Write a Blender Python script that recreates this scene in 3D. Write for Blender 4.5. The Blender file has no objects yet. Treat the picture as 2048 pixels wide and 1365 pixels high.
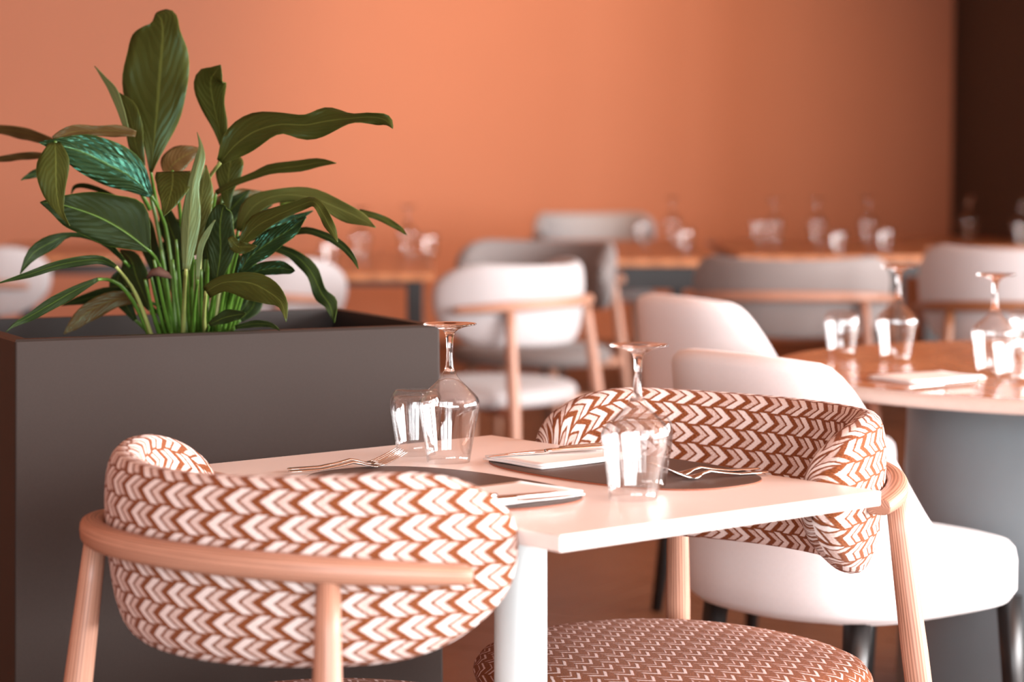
import bpy, math, random
from mathutils import Vector, Matrix
random.seed(7)
C = bpy.context.scene.collection
SC = bpy.context.scene
PI = math.pi

# ------------------------------------------------------------------ camera
F = 85 / 36 * 2048
PITCH = math.atan((682.5 - 286) / F)
CAM_Z = 1.23
cd = bpy.data.cameras.new('camera'); cam = bpy.data.objects.new('camera', cd); C.objects.link(cam)
cam.location = (0, 0, CAM_Z); cam.rotation_euler = (PI / 2 - PITCH, 0, 0)
cd.lens = 85; cd.sensor_width = 36; cd.clip_end = 100
cd.dof.use_dof = True; cd.dof.focus_distance = 3.66; cd.dof.aperture_fstop = 2.9; cd.dof.aperture_blades = 0
SC.camera = cam

# ------------------------------------------------------------------ world, lights, exposure
w = bpy.data.worlds.new('sky'); SC.world = w; w.use_nodes = True
w.node_tree.nodes['Background'].inputs[0].default_value = (.80, .90, 1.0, 1)
w.node_tree.nodes['Background'].inputs[1].default_value = 1.0
SC.view_settings.view_transform = 'Standard'; SC.view_settings.look = 'None'
SC.view_settings.exposure = 0.30; SC.view_settings.gamma = 1.0
SC.view_settings.use_curve_mapping = False
SC.cycles.max_bounces = 14; SC.cycles.transmission_bounces = 14; SC.cycles.transparent_max_bounces = 12
SC.cycles.diffuse_bounces = 4; SC.cycles.glossy_bounces = 6
SC.cycles.sample_clamp_indirect = 25.0

def area(name, loc, target, sx, sy, power, col):
    l = bpy.data.lights.new(name, 'AREA'); l.shape = 'RECTANGLE'; l.size = sx; l.size_y = sy
    l.energy = power; l.color = col
    o = bpy.data.objects.new(name, l); C.objects.link(o); o.location = loc
    o.rotation_euler = (Vector(target) - Vector(loc)).to_track_quat('-Z', 'Y').to_euler()
    return o
DAY = (1.0, .975, .965)
for i, y in enumerate((1.2, 4.0, 6.8)):                      # daylight through the three right-hand windows
    area('daylight_right', (6.15, y, 1.65), (0, y, 1.65), 2.2, 2.3, (540, 500, 360)[i], DAY)
for i, x in enumerate((-.6, 2.0, 4.6)):                      # daylight through the windows behind the camera
    area('daylight_rear', (x, -3.65, 1.6), (x, 5, 1.6), 2.2, 2.3, (215, 220, 215)[i], (.955, .98, 1.0))

sl = bpy.data.lights.new('wall_washer', 'SPOT'); sl.energy = 350; sl.color = (1, .62, .34); sl.spot_size = math.radians(62); sl.spot_blend = 1.0; sl.shadow_soft_size = .08
so = bpy.data.objects.new('wall_washer', sl); C.objects.link(so); so.location = (-.3, 10.8, 3.2)      # warm spot under the ceiling aimed at the orange wall
so.rotation_euler = (Vector((.30, 15, 1.6)) - so.location).to_track_quat('-Z', 'Y').to_euler()

# ------------------------------------------------------------------ helpers
def ray(px, py):
    a = (px - 1024) / F; b = -(py - 682.5) / F
    c, s = math.cos(PITCH), math.sin(PITCH)
    return Vector((a, c + b * s, -s + b * c))
def at(px, py, Y):
    d = ray(px, py); d = d * (Y / d.y); return Vector((d.x, d.y, d.z + CAM_Z))
def on(px, py, z):
    d = ray(px, py); d = d * ((z - CAM_Z) / d.z); return Vector((d.x, d.y, z))

def tag(o, label=None, cat=None, group=None, kind=None):
    if label: o['label'] = label
    if cat: o['category'] = cat
    if group: o['group'] = group
    if kind: o['kind'] = kind
    return o
def empty(name, loc=(0, 0, 0), rz=0.0):
    o = bpy.data.objects.new(name, None); C.objects.link(o); o.location = loc; o.rotation_euler = (0, 0, rz)
    o.empty_display_size = .05
    return o
def mesh(name, V, Fc, mat, parent=None, smooth=True, uv=None, sub=0, bevel=0):
    me = bpy.data.meshes.new(name); me.from_pydata([tuple(v) for v in V], [], Fc); me.update()
    if uv:
        L = me.uv_layers.new(name='UVMap')
        for lp in me.loops: L.data[lp.index].uv = uv[lp.vertex_index]
    if mat: me.materials.append(mat)
    if smooth: me.polygons.foreach_set('use_smooth', [True] * len(me.polygons))
    o = bpy.data.objects.new(name, me); C.objects.link(o)
    if parent: o.parent = parent
    if bevel:
        m = o.modifiers.new('bevel', 'BEVEL'); m.width = bevel; m.segments = 3; m.limit_method = 'ANGLE'; m.angle_limit = .6
    if sub:
        m = o.modifiers.new('sub', 'SUBSURF'); m.levels = sub; m.render_levels = sub
    return o
def children(o): return [c for c in bpy.data.objects if c.parent == o]
def copy_tree(o, parent=None):
    c = o.copy(); C.objects.link(c)
    if parent: c.parent = parent
    for ch in children(o): copy_tree(ch, c)
    return c
def boxv(x0, x1, y0, y1, z0, z1):
    V = [(x, y, z) for z in (z0, z1) for y in (y0, y1) for x in (x0, x1)]
    Fc = [(0, 2, 3, 1), (4, 5, 7, 6), (0, 1, 5, 4), (2, 6, 7, 3), (0, 4, 6, 2), (1, 3, 7, 5)]
    return V, Fc
def join(parts):
    V, Fc = [], []
    for v, f in parts:
        n = len(V); V += list(v); Fc += [tuple(i + n for i in q) for q in f]
    return V, Fc
def lathe(prof, n=48, shear=(0, 0), cap=False):
    V, Fc = [], []
    z0 = prof[0][1]
    for r, z in prof:
        for i in range(n):
            a = 2 * PI * i / n; V.append((r * math.cos(a) + shear[0] * z, r * math.sin(a) + shear[1] * z, z))
    for j in range(len(prof) - 1):
        for i in range(n):
            k = (i + 1) % n
            Fc.append((j * n + i, j * n + k, (j + 1) * n + k, (j + 1) * n + i))
    if cap:
        Fc.append(tuple(range(n))[::-1]); Fc.append(tuple((len(prof) - 1) * n + i for i in range(n)))
    return V, Fc
def sweep(pts, secs, n=12, up=Vector((0, 0, 1)), power=2.0, uvscale=None):
    """closed-ended sweep; secs = (half width, half height) per point, superellipse power"""
    V, Fc, uv = [], [], []
    pts = [Vector(p) for p in pts]; L = 0
    for j, p in enumerate(pts):
        t = (pts[min(j + 1, len(pts) - 1)] - pts[max(j - 1, 0)]).normalized()
        u = up if abs(t.dot(up)) < .97 else Vector((0, 1, 0))
        s = t.cross(u).normalized(); q = s.cross(t).normalized()
        if j: L += (pts[j] - pts[j - 1]).length
        a, b = secs[j] if isinstance(secs[j], tuple) else (secs[j], secs[j])
        for i in range(n):
            th = 2 * PI * i / n; c, d = math.cos(th), math.sin(th)
            c = math.copysign(abs(c) ** (2 / power), c); d = math.copysign(abs(d) ** (2 / power), d)
            V.append(p + s * (a * c) + q * (b * d)); uv.append((L, i / n * .12))
    m = len(pts)
    for j in range(m - 1):
        for i in range(n):
            k = (i + 1) % n
            Fc.append((j * n + i, j * n + k, (j + 1) * n + k, (j + 1) * n + i))
    Fc.append(tuple(range(n))[::-1]); Fc.append(tuple((m - 1) * n + i for i in range(n)))
    return V, Fc, uv
def spline(P, n):
    """Catmull-Rom through tuples P, n samples"""
    out = []
    m = len(P) - 1
    for i in range(n):
        t = i / (n - 1) * m; k = min(int(t), m - 1); f = t - k
        a, b, c, d = P[max(k - 1, 0)], P[k], P[k + 1], P[min(k + 2, m)]
        out.append(tuple(.5 * (2 * b[q] + (c[q] - a[q]) * f + (2 * a[q] - 5 * b[q] + 4 * c[q] - d[q]) * f * f
                   + (3 * b[q] - a[q] - 3 * c[q] + d[q]) * f ** 3) for q in range(len(b))))
    return out

# ------------------------------------------------------------------ materials
class N:
    def __init__(s, name):
        s.m = bpy.data.materials.new(name); s.m.use_nodes = True; s.t = s.m.node_tree
        s.b = s.t.nodes['Principled BSDF']
    def n(s, typ, **kw):
        o = s.t.nodes.new(typ)
        for k, v in kw.items(): setattr(o, k, v)
        return o
    def l(s, a, b): s.t.links.new(a, b)
    def math(s, op, a, b=None, c=None):
        o = s.n('ShaderNodeMath', operation=op)
        for i, v in enumerate((a, b, c)):
            if v is None: continue
            if isinstance(v, (int, float)): o.inputs[i].default_value = v
            else: s.l(v, o.inputs[i])
        return o.outputs[0]
    def noise(s, vec, scale, detail=3, rough=.5):
        o = s.n('ShaderNodeTexNoise'); o.inputs['Scale'].default_value = scale; o.inputs['Detail'].default_value = detail
        o.inputs['Roughness'].default_value = rough
        if vec: s.l(vec, o.inputs['Vector'])
        return o.outputs['Fac']
    def mix(s, f, a, b):
        o = s.n('ShaderNodeMix', data_type='RGBA')
        for i, v in ((0, f), (6, a), (7, b)):
            if isinstance(v, (int, float)): o.inputs[i].default_value = v
            elif isinstance(v, tuple): o.inputs[i].default_value = (*v, 1)
            else: s.l(v, o.inputs[i])
        return o.outputs[2]
    def bump(s, h, strength=.2, dist=.002):
        o = s.n('ShaderNodeBump'); o.inputs['Strength'].default_value = strength; o.inputs['Distance'].default_value = dist
        s.l(h, o.inputs['Height']); s.l(o.outputs[0], s.b.inputs['Normal'])
    def ramp(s, f, stops):
        o = s.n('ShaderNodeValToRGB'); e = o.color_ramp.elements
        while len(e) < len(stops): e.new(.5)
        for q, (p, c) in zip(e, stops): q.position = p; q.color = (*c, 1)
        s.l(f, o.inputs[0]); return o.outputs[0]
    def map(s, vec, scale):
        o = s.n('ShaderNodeMapping'); o.inputs['Scale'].default_value = scale; s.l(vec, o.inputs['Vector']); return o.outputs[0]
    def col(s, c):
        if isinstance(c, tuple): s.b.inputs['Base Color'].default_value = (*c, 1)
        else: s.l(c, s.b.inputs['Base Color'])
    def set(s, **kw):
        for k, v in kw.items(): s.b.inputs[k.replace('_', ' ')].default_value = v
        return s.m
def plain(name, c, rough=.5, var=.08, scale=30, bump=0, **kw):
    s = N(name); tc = s.n('ShaderNodeTexCoord').outputs['Object']
    f = s.noise(tc, scale, 4)
    s.col(s.mix(f, tuple(x * (1 - var) for x in c), tuple(min(x * (1 + var), 1) for x in c)))
    if bump: s.bump(s.noise(tc, scale * 12, 3), bump, .001)
    return s.set(Roughness=rough, **kw)

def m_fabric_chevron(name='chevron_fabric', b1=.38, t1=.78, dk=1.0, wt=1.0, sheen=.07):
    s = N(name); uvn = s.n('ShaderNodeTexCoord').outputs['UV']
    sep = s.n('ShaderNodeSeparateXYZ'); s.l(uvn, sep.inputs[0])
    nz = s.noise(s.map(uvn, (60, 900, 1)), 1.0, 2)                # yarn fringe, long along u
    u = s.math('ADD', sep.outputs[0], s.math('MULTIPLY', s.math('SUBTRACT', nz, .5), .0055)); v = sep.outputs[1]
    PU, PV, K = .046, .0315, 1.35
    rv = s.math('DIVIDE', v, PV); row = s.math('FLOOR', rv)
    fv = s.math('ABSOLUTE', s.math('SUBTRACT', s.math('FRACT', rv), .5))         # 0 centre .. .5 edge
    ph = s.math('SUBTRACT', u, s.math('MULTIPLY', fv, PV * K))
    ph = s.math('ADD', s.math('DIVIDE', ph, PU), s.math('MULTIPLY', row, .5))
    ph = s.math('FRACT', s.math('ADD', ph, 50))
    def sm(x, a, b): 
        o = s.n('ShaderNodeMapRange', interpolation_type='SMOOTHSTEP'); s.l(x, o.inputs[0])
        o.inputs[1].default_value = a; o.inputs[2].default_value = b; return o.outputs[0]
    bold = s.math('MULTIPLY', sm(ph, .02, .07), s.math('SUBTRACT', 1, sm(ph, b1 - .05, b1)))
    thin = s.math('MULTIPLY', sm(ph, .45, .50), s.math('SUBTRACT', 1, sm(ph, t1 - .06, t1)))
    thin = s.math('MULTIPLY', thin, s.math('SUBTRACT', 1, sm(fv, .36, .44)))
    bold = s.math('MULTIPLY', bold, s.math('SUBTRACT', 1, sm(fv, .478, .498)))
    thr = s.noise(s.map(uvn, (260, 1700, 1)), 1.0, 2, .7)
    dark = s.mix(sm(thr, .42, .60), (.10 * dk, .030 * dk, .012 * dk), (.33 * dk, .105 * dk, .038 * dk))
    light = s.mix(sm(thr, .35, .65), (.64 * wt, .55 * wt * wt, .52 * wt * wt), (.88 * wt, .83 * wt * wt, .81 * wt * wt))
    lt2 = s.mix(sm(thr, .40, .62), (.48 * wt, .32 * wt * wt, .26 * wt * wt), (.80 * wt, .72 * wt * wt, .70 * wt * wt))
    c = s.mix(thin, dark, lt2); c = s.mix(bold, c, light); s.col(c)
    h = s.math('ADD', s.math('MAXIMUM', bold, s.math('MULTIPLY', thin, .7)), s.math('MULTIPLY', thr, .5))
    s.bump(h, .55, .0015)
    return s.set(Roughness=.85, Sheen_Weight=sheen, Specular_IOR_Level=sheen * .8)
def m_linen(name, c):
    s = N(name); tc = s.n('ShaderNodeTexCoord').outputs['Object']
    a = s.noise(s.map(tc, (900, 900, 160)), 1.0, 2); b = s.noise(s.map(tc, (160, 160, 900)), 1.0, 2)
    f = s.math('MULTIPLY', s.math('ADD', a, b), .5)
    s.col(s.mix(f, tuple(x * .86 for x in c), tuple(min(1, x * 1.08) for x in c))); s.bump(f, .25, .001)
    return s.set(Roughness=.9, Sheen_Weight=.2, Specular_IOR_Level=.2)
def m_wood(name, c0, c1, rough=.45, axis=(14, 14, 1.6), coat=0, uv=False):
    s = N(name); tc = s.n('ShaderNodeTexCoord').outputs['UV' if uv else 'Object']
    q = s.map(tc, axis)
    a = s.noise(q, 4.0, 5, .6); wv = s.n('ShaderNodeTexWave', wave_type='BANDS', bands_direction='X')
    wv.inputs['Scale'].default_value = 1.1; wv.inputs['Distortion'].default_value = 5; wv.bands_direction = 'Y' if uv else 'X'; wv.inputs['Detail'].default_value = 3
    s.l(q, wv.inputs['Vector'])
    f = s.math('ADD', s.math('MULTIPLY', a, .6), s.math('MULTIPLY', wv.outputs['Fac'], .4))
    s.col(s.ramp(f, [(.25, c0), (.75, c1)])); s.bump(f, .08, .001)
    return s.set(Roughness=rough, Coat_Weight=coat, Coat_Roughness=.15)
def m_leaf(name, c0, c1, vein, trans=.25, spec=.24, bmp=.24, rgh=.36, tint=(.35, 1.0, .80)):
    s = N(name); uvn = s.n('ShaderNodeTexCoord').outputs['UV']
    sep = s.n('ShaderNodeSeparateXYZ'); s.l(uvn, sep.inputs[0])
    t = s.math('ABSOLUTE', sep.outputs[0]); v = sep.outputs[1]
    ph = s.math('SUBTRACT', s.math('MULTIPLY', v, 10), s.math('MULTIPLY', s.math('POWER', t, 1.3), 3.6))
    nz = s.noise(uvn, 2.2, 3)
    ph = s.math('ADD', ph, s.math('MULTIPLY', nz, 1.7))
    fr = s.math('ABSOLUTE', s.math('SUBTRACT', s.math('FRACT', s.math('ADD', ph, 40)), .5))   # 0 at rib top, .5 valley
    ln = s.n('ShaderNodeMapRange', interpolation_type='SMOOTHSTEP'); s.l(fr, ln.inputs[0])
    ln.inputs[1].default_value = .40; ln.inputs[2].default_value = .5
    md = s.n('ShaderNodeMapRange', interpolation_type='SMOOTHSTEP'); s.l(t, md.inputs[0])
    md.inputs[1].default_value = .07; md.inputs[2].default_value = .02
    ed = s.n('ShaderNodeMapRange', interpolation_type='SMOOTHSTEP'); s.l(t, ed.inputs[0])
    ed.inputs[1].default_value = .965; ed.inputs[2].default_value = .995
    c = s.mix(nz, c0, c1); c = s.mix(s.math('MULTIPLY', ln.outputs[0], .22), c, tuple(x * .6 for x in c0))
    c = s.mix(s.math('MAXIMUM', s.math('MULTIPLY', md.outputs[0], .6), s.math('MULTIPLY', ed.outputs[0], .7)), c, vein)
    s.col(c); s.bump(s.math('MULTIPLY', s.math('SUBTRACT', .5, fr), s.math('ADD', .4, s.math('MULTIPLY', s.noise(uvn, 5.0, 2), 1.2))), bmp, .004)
    s.set(Roughness=rgh, Specular_IOR_Level=spec, Specular_Tint=(*tint, 1))  # teal tint: cool window sheen put into the leaf's reflection colour
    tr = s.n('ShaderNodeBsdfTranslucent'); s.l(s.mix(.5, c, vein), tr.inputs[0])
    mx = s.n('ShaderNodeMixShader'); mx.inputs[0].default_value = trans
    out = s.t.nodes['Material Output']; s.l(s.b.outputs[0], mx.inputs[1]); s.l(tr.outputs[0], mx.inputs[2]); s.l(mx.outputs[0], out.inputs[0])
    return s.m
def m_parquet():
    s = N('parquet'); geo = s.n('ShaderNodeNewGeometry'); tc = s.n('ShaderNodeTexCoord').outputs['Object']
    nz = s.noise(s.map(tc, (6, 30, 6)), 1.5, 4)
    f = s.math('ADD', s.math('MULTIPLY', geo.outputs['Random Per Island'], .7), s.math('MULTIPLY', nz, .3))
    s.col(s.ramp(f, [(.1, (.10, .034, .014)), (.9, (.19, .068, .026))])); s.bump(nz, .05, .001)
    return s.set(Roughness=.42)
def m_glass():
    s = N('clear_glass'); return s.set(Base_Color=(1, 1, 1, 1), Roughness=0.0, IOR=1.47, Transmission_Weight=1.0)
def m_thin_glass():
    s = N('thin_glass'); t = s.t; t.nodes.remove(s.b)
    tr = s.n('ShaderNodeBsdfTransparent'); tr.inputs[0].default_value = (.985, .985, .985, 1)
    gl = s.n('ShaderNodeBsdfGlossy'); gl.inputs['Roughness'].default_value = 0.0
    lw = s.n('ShaderNodeLayerWeight'); lw.inputs['Blend'].default_value = .5
    fr = s.math('ADD', .085, s.math('MULTIPLY', s.math('POWER', lw.outputs['Facing'], 3.5), .70))
    mx = s.n('ShaderNodeMixShader'); s.l(fr, mx.inputs[0]); s.l(tr.outputs[0], mx.inputs[1]); s.l(gl.outputs[0], mx.inputs[2])
    s.l(mx.outputs[0], t.nodes['Material Output'].inputs[0]); return s.m
def m_emit(name, c, k):
    s = N(name); s.set(Emission_Color=(*c, 1), Emission_Strength=k); return s.m

M = dict(
    chev=m_fabric_chevron(), chev_grazing=m_fabric_chevron('chevron_fabric_grazing', .23, .60, 1.0, .86, .05), white=m_linen('white_linen', (.84, .83, .845)), pale=m_linen('pale_grey_linen', (.46, .45, .46)),  # seat copy of the chevron fabric; browner grazing look painted into its colours
    grey=m_linen('grey_linen', (.24, .22, .215)),
    ash=m_wood('ash_wood', (.27, .130, .085), (.54, .295, .205), .42, (2.2, 60, 1), 0, True), walnut=m_wood('walnut_wood', (.15, .06, .028), (.28, .115, .05), .4, (2.2, 60, 1), 0, True),
    tabletop=plain('white_laminate', (.83, .77, .74), .32, .012, 20), column=plain('pale_powder_coat', (.60, .685, .70), .45, .02, 40),
    planter=plain('dark_powder_coat', (.029, .0195, .016), .58, .16, 260, .2, Specular_IOR_Level=.2), rim=plain('planter_rim_coat', (.017, .012, .010), .42, .08, 200, Specular_IOR_Level=.3),
    soil=plain('soil', (.018, .013, .01), .95, .5, 60, .8), black=plain('black_lacquer', (.012, .011, .011), .35, .1, 30),
    matm=plain('brown_leather', (.082, .048, .036), .5, .12, 300, .25), matedge=plain('leather_edge', (.30, .085, .04), .6, .1, 200),
    napkin=plain('white_paper', (.88, .86, .85), .85, .03, 80, .15), steel=plain('polished_steel', (.74, .73, .72), .16, .03, 60, 0, Metallic=1.0),
    drum=plain('blue_grey_lacquer', (.19, .232, .255), .45, .05, 20), wall=plain('orange_wall_paint', (.64, .258, .145), .75, .02, 3),
    brown=plain('dark_brown_panel', (.009, .0092, .0098), .7, .1, 6), ceil=plain('terracotta_ceiling', (.40, .15, .066), .8, .04, 4),
    frame=plain('window_frame_paint', (.5, .45, .42), .5, .03, 20),
    roundtop=m_wood('oiled_oak', (.46, .19, .085), (.52, .225, .10), .22, (3, 14, 3)), roundedge=plain('pale_oak_edge', (.62, .50, .44), .5, .06, 60),
    darktop=m_wood('orange_oak', (.36, .13, .045), (.52, .205, .08), .3, (3, 14, 3)), glass=m_glass(), thin=m_thin_glass(), parquet=m_parquet(),
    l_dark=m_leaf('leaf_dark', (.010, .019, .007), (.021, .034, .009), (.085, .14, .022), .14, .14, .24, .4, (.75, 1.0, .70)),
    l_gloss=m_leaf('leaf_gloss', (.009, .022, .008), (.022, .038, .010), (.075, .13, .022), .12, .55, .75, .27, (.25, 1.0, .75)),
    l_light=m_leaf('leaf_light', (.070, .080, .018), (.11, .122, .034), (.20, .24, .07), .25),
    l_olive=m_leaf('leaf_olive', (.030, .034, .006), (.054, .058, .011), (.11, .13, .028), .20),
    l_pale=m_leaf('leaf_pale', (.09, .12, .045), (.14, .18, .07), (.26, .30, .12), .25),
    l_brown=m_leaf('leaf_brown', (.060, .032, .011), (.10, .055, .018), (.12, .10, .025), .20),  # on some leaves this brown stands in for orange backlight
    stalk=plain('green_stalk', (.065, .15, .018), .4, .45, 60), stalkp=plain('pale_stalk', (.24, .28, .08), .45, .15, 40),
    lamp=m_emit('lamp_glow', (1, .82, .62), 60), husk=plain('dry_husk', (.10, .045, .03), .8, .4, 90, .5),
)

# ------------------------------------------------------------------ room shell
X0, X1, Y0, Y1, ZC = -6.2, 6.2, -3.6, 15.0, 3.3
def slab(name, x0, x1, y0, y1, z0, z1, mat, parent=None, bevel=0):
    v, f = boxv(x0, x1, y0, y1, z0, z1); return mesh(name, v, f, mat, parent, False, bevel=bevel)
def struct(o): o['kind'] = 'structure'; return o
struct(slab('wall_back', X0 - .2, 2.82, Y1, Y1 + .2, 0, ZC, M['wall']))
struct(slab('wall_left', X0 - .2, X0, Y0 - .2, Y1, 0, ZC, M['wall']))
struct(slab('ceiling', X0 - .2, X1 + .2, Y0 - .2, Y1 + .2, ZC, ZC + .1, M['ceil']))
v = [(2.72, Y1, 0), (2.50, 11.5, 0), (X1 + .2, 11.5, 0), (X1 + .2, 11.7, 0), (2.72, 11.7, 0), (2.92, Y1, 0)]
v = v + [(x, y, ZC) for x, y, z in v]
struct(mesh('wall_right_far', v, [(0, 1, 2, 3, 4, 5)[::-1], (6, 7, 8, 9, 10, 11)] + [(i, (i + 1) % 6, 6 + (i + 1) % 6, 6 + i) for i in range(6)], M['brown'], None, False))
def windowed_wall(name, axis, pos, a0, a1, openings, z0, z1, n0):
    """wall along an axis with rectangular openings, and a mullioned frame in each"""
    parts = []
    def b(p, q, zz0, zz1):
        parts.append(boxv(pos, pos + .2, p, q, zz0, zz1) if axis == 'y' else boxv(p, q, pos - .2, pos, zz0, zz1))
    b(a0, a1, 0, z0); b(a0, a1, z1, ZC); e = a0
    for p, q in openings: b(e, p, z0, z1); e = q
    b(e, a1, z0, z1)
    v, f = join(parts); struct(mesh(name, v, f, M['ceil'], None, False))
    for i, (p, q) in enumerate(openings):
        fr = []
        def bb(s0, s1, zz0, zz1):
            fr.append(boxv(pos + .03, pos + .09, s0, s1, zz0, zz1) if axis == 'y' else boxv(s0, s1, pos - .09, pos - .03, zz0, zz1))
        bb(p, p + .06, z0, z1); bb(q - .06, q, z0, z1); bb(p, q, z0, z0 + .06); bb(p, q, z1 - .06, z1)
        for k in range(1, 4):
            c = p + (q - p) * k / 4; bb(c - .035, c + .035, z0, z1)
        v, f = join(fr); o = mesh('window_%d' % (n0 + i), v, f, M['frame'], None, False); struct(o)
windowed_wall('wall_right_near', 'y', X1, Y0 - .2, 11.5, [(0, 2.4), (2.8, 5.2), (5.6, 8.0)], .45, 2.85, 1)
windowed_wall('wall_front', 'x', Y0, X0 - .2, X1 + .2, [(-1.8, .6), (.8, 3.2), (3.4, 5.8)], .4, 2.8, 4)

# floor with herringbone planks
floor = struct(slab('floor', X0 - .2, X1 + .2, Y0 - .2, Y1 + .2, -.10, -.012, M['brown']))
PL, PW = .52, .105
ang = math.radians(58); ca, sa = math.cos(ang), math.sin(ang)
planks = []
for i in range(-260, 261):
    for j in range(-60, 61):
        ox, oy = i * PW + j * PL, i * PW - j * PL
        for (w0, h0, w1, h1) in ((0, 0, PL, PW), (PL, PW - PL, PL + PW, PW)):
            cx, cy = ox + (w0 + w1) / 2, oy + (h0 + h1) / 2
            wx, wy = ca * cx - sa * cy, sa * cx + ca * cy + 7
            if -6.0 < wx < 5.9 and -2.5 < wy < 14.9: planks.append((wx, wy, w1 > PL))
near = sorted(planks, key=lambda q: math.hypot((q[0] - .25) * 1.0, (q[1] - 6.9) * .55))
pm = {}
for vert in (False, True):
    g = .0015
    a, b = (PW / 2 - g, PL / 2 - g) if vert else (PL / 2 - g, PW / 2 - g)
    v, f = boxv(-a, a, -b, b, -.014, 0); me = bpy.data.meshes.new('plank'); me.from_pydata(v, [], f); me.materials.append(M['parquet']); pm[vert] = me
for (x, y, vert) in near[:290]:
    o = bpy.data.objects.new('plank', pm[vert]); C.objects.link(o); o.parent = floor
    o.location = (x, y, random.uniform(-.0012, 0)); o.rotation_euler = (0, 0, ang)
V, Fc = [], []
for (x, y, vert) in near[290:]:
    a, b = (PW / 2 - .0015, PL / 2 - .0015) if vert else (PL / 2 - .0015, PW / 2 - .0015)
    n = len(V); z = random.uniform(-.0012, 0)
    for zz in (z - .014, z):
        for sx, sy in ((-a, -b), (a, -b), (a, b), (-a, b)): V.append((x + ca * sx - sa * sy, y + sa * sx + ca * sy, zz))
    Fc += [(n + 4, n + 5, n + 6, n + 7), (n, n + 1, n + 5, n + 4), (n + 1, n + 2, n + 6, n + 5), (n + 2, n + 3, n + 7, n + 6), (n + 3, n, n + 4, n + 7)]
tag(mesh('plank_field', V, Fc, M['parquet'], floor, False), kind='stuff')

# ------------------------------------------------------------------ planter and peace lily
PT = .92
pA, pB, pC = on(30, 680, PT), on(880, 650, PT), on(612, 619, PT)
ex = (pB - pA).normalized(); ey = Vector((-ex.y, ex.x, 0))
PWID = (pB - pA).length; PDEP = .47
prz = math.atan2(ex.y, ex.x)
planter = empty('planter', (pA.x, pA.y, 0), prz)
tag(planter, 'tall dark brown metal trough planter holding the leafy green plant', 'planter')
def ring(x0, x1, y0, y1, z, t=0): return [(x0 + t, y0 + t, z), (x1 - t, y0 + t, z), (x1 - t, y1 - t, z), (x0 + t, y1 - t, z)]
tp = .018; wl = .022
V = ring(-tp, PWID + tp * .3, -tp * .3, PDEP, 0) + ring(0, PWID, 0, PDEP, PT - .004)
Fc = [(3, 2, 1, 0)] + [(i, (i + 1) % 4, 4 + (i + 1) % 4, 4 + i) for i in range(4)]
mesh('body', V, Fc, M['planter'], planter, False, bevel=.004)
V = ring(0, PWID, 0, PDEP, PT - .004) + ring(.002, PWID - .002, .002, PDEP - .002, PT, 0) + ring(0, PWID, 0, PDEP, PT, wl) + ring(0, PWID, 0, PDEP, PT - .16, wl)
Fc = []
for k in range(3): Fc += [(k * 4 + i, k * 4 + (i + 1) % 4, k * 4 + 4 + (i + 1) % 4, k * 4 + 4 + i) for i in range(4)]
mesh('rim', V, Fc, M['rim'], planter, False)
nx, ny = 24, 14; V = []; Fc = []
for j in range(ny):
    for i in range(nx):
        V.append((.022 + (PWID - .044) * i / (nx - 1), .022 + (PDEP - .044) * j / (ny - 1), PT - .11 + random.uniform(0, .016)))
for j in range(ny - 1):
    for i in range(nx - 1): Fc.append((j * nx + i, j * nx + i + 1, (j + 1) * nx + i + 1, (j + 1) * nx + i))
mesh('soil', V, Fc, M['soil'], planter)

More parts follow.
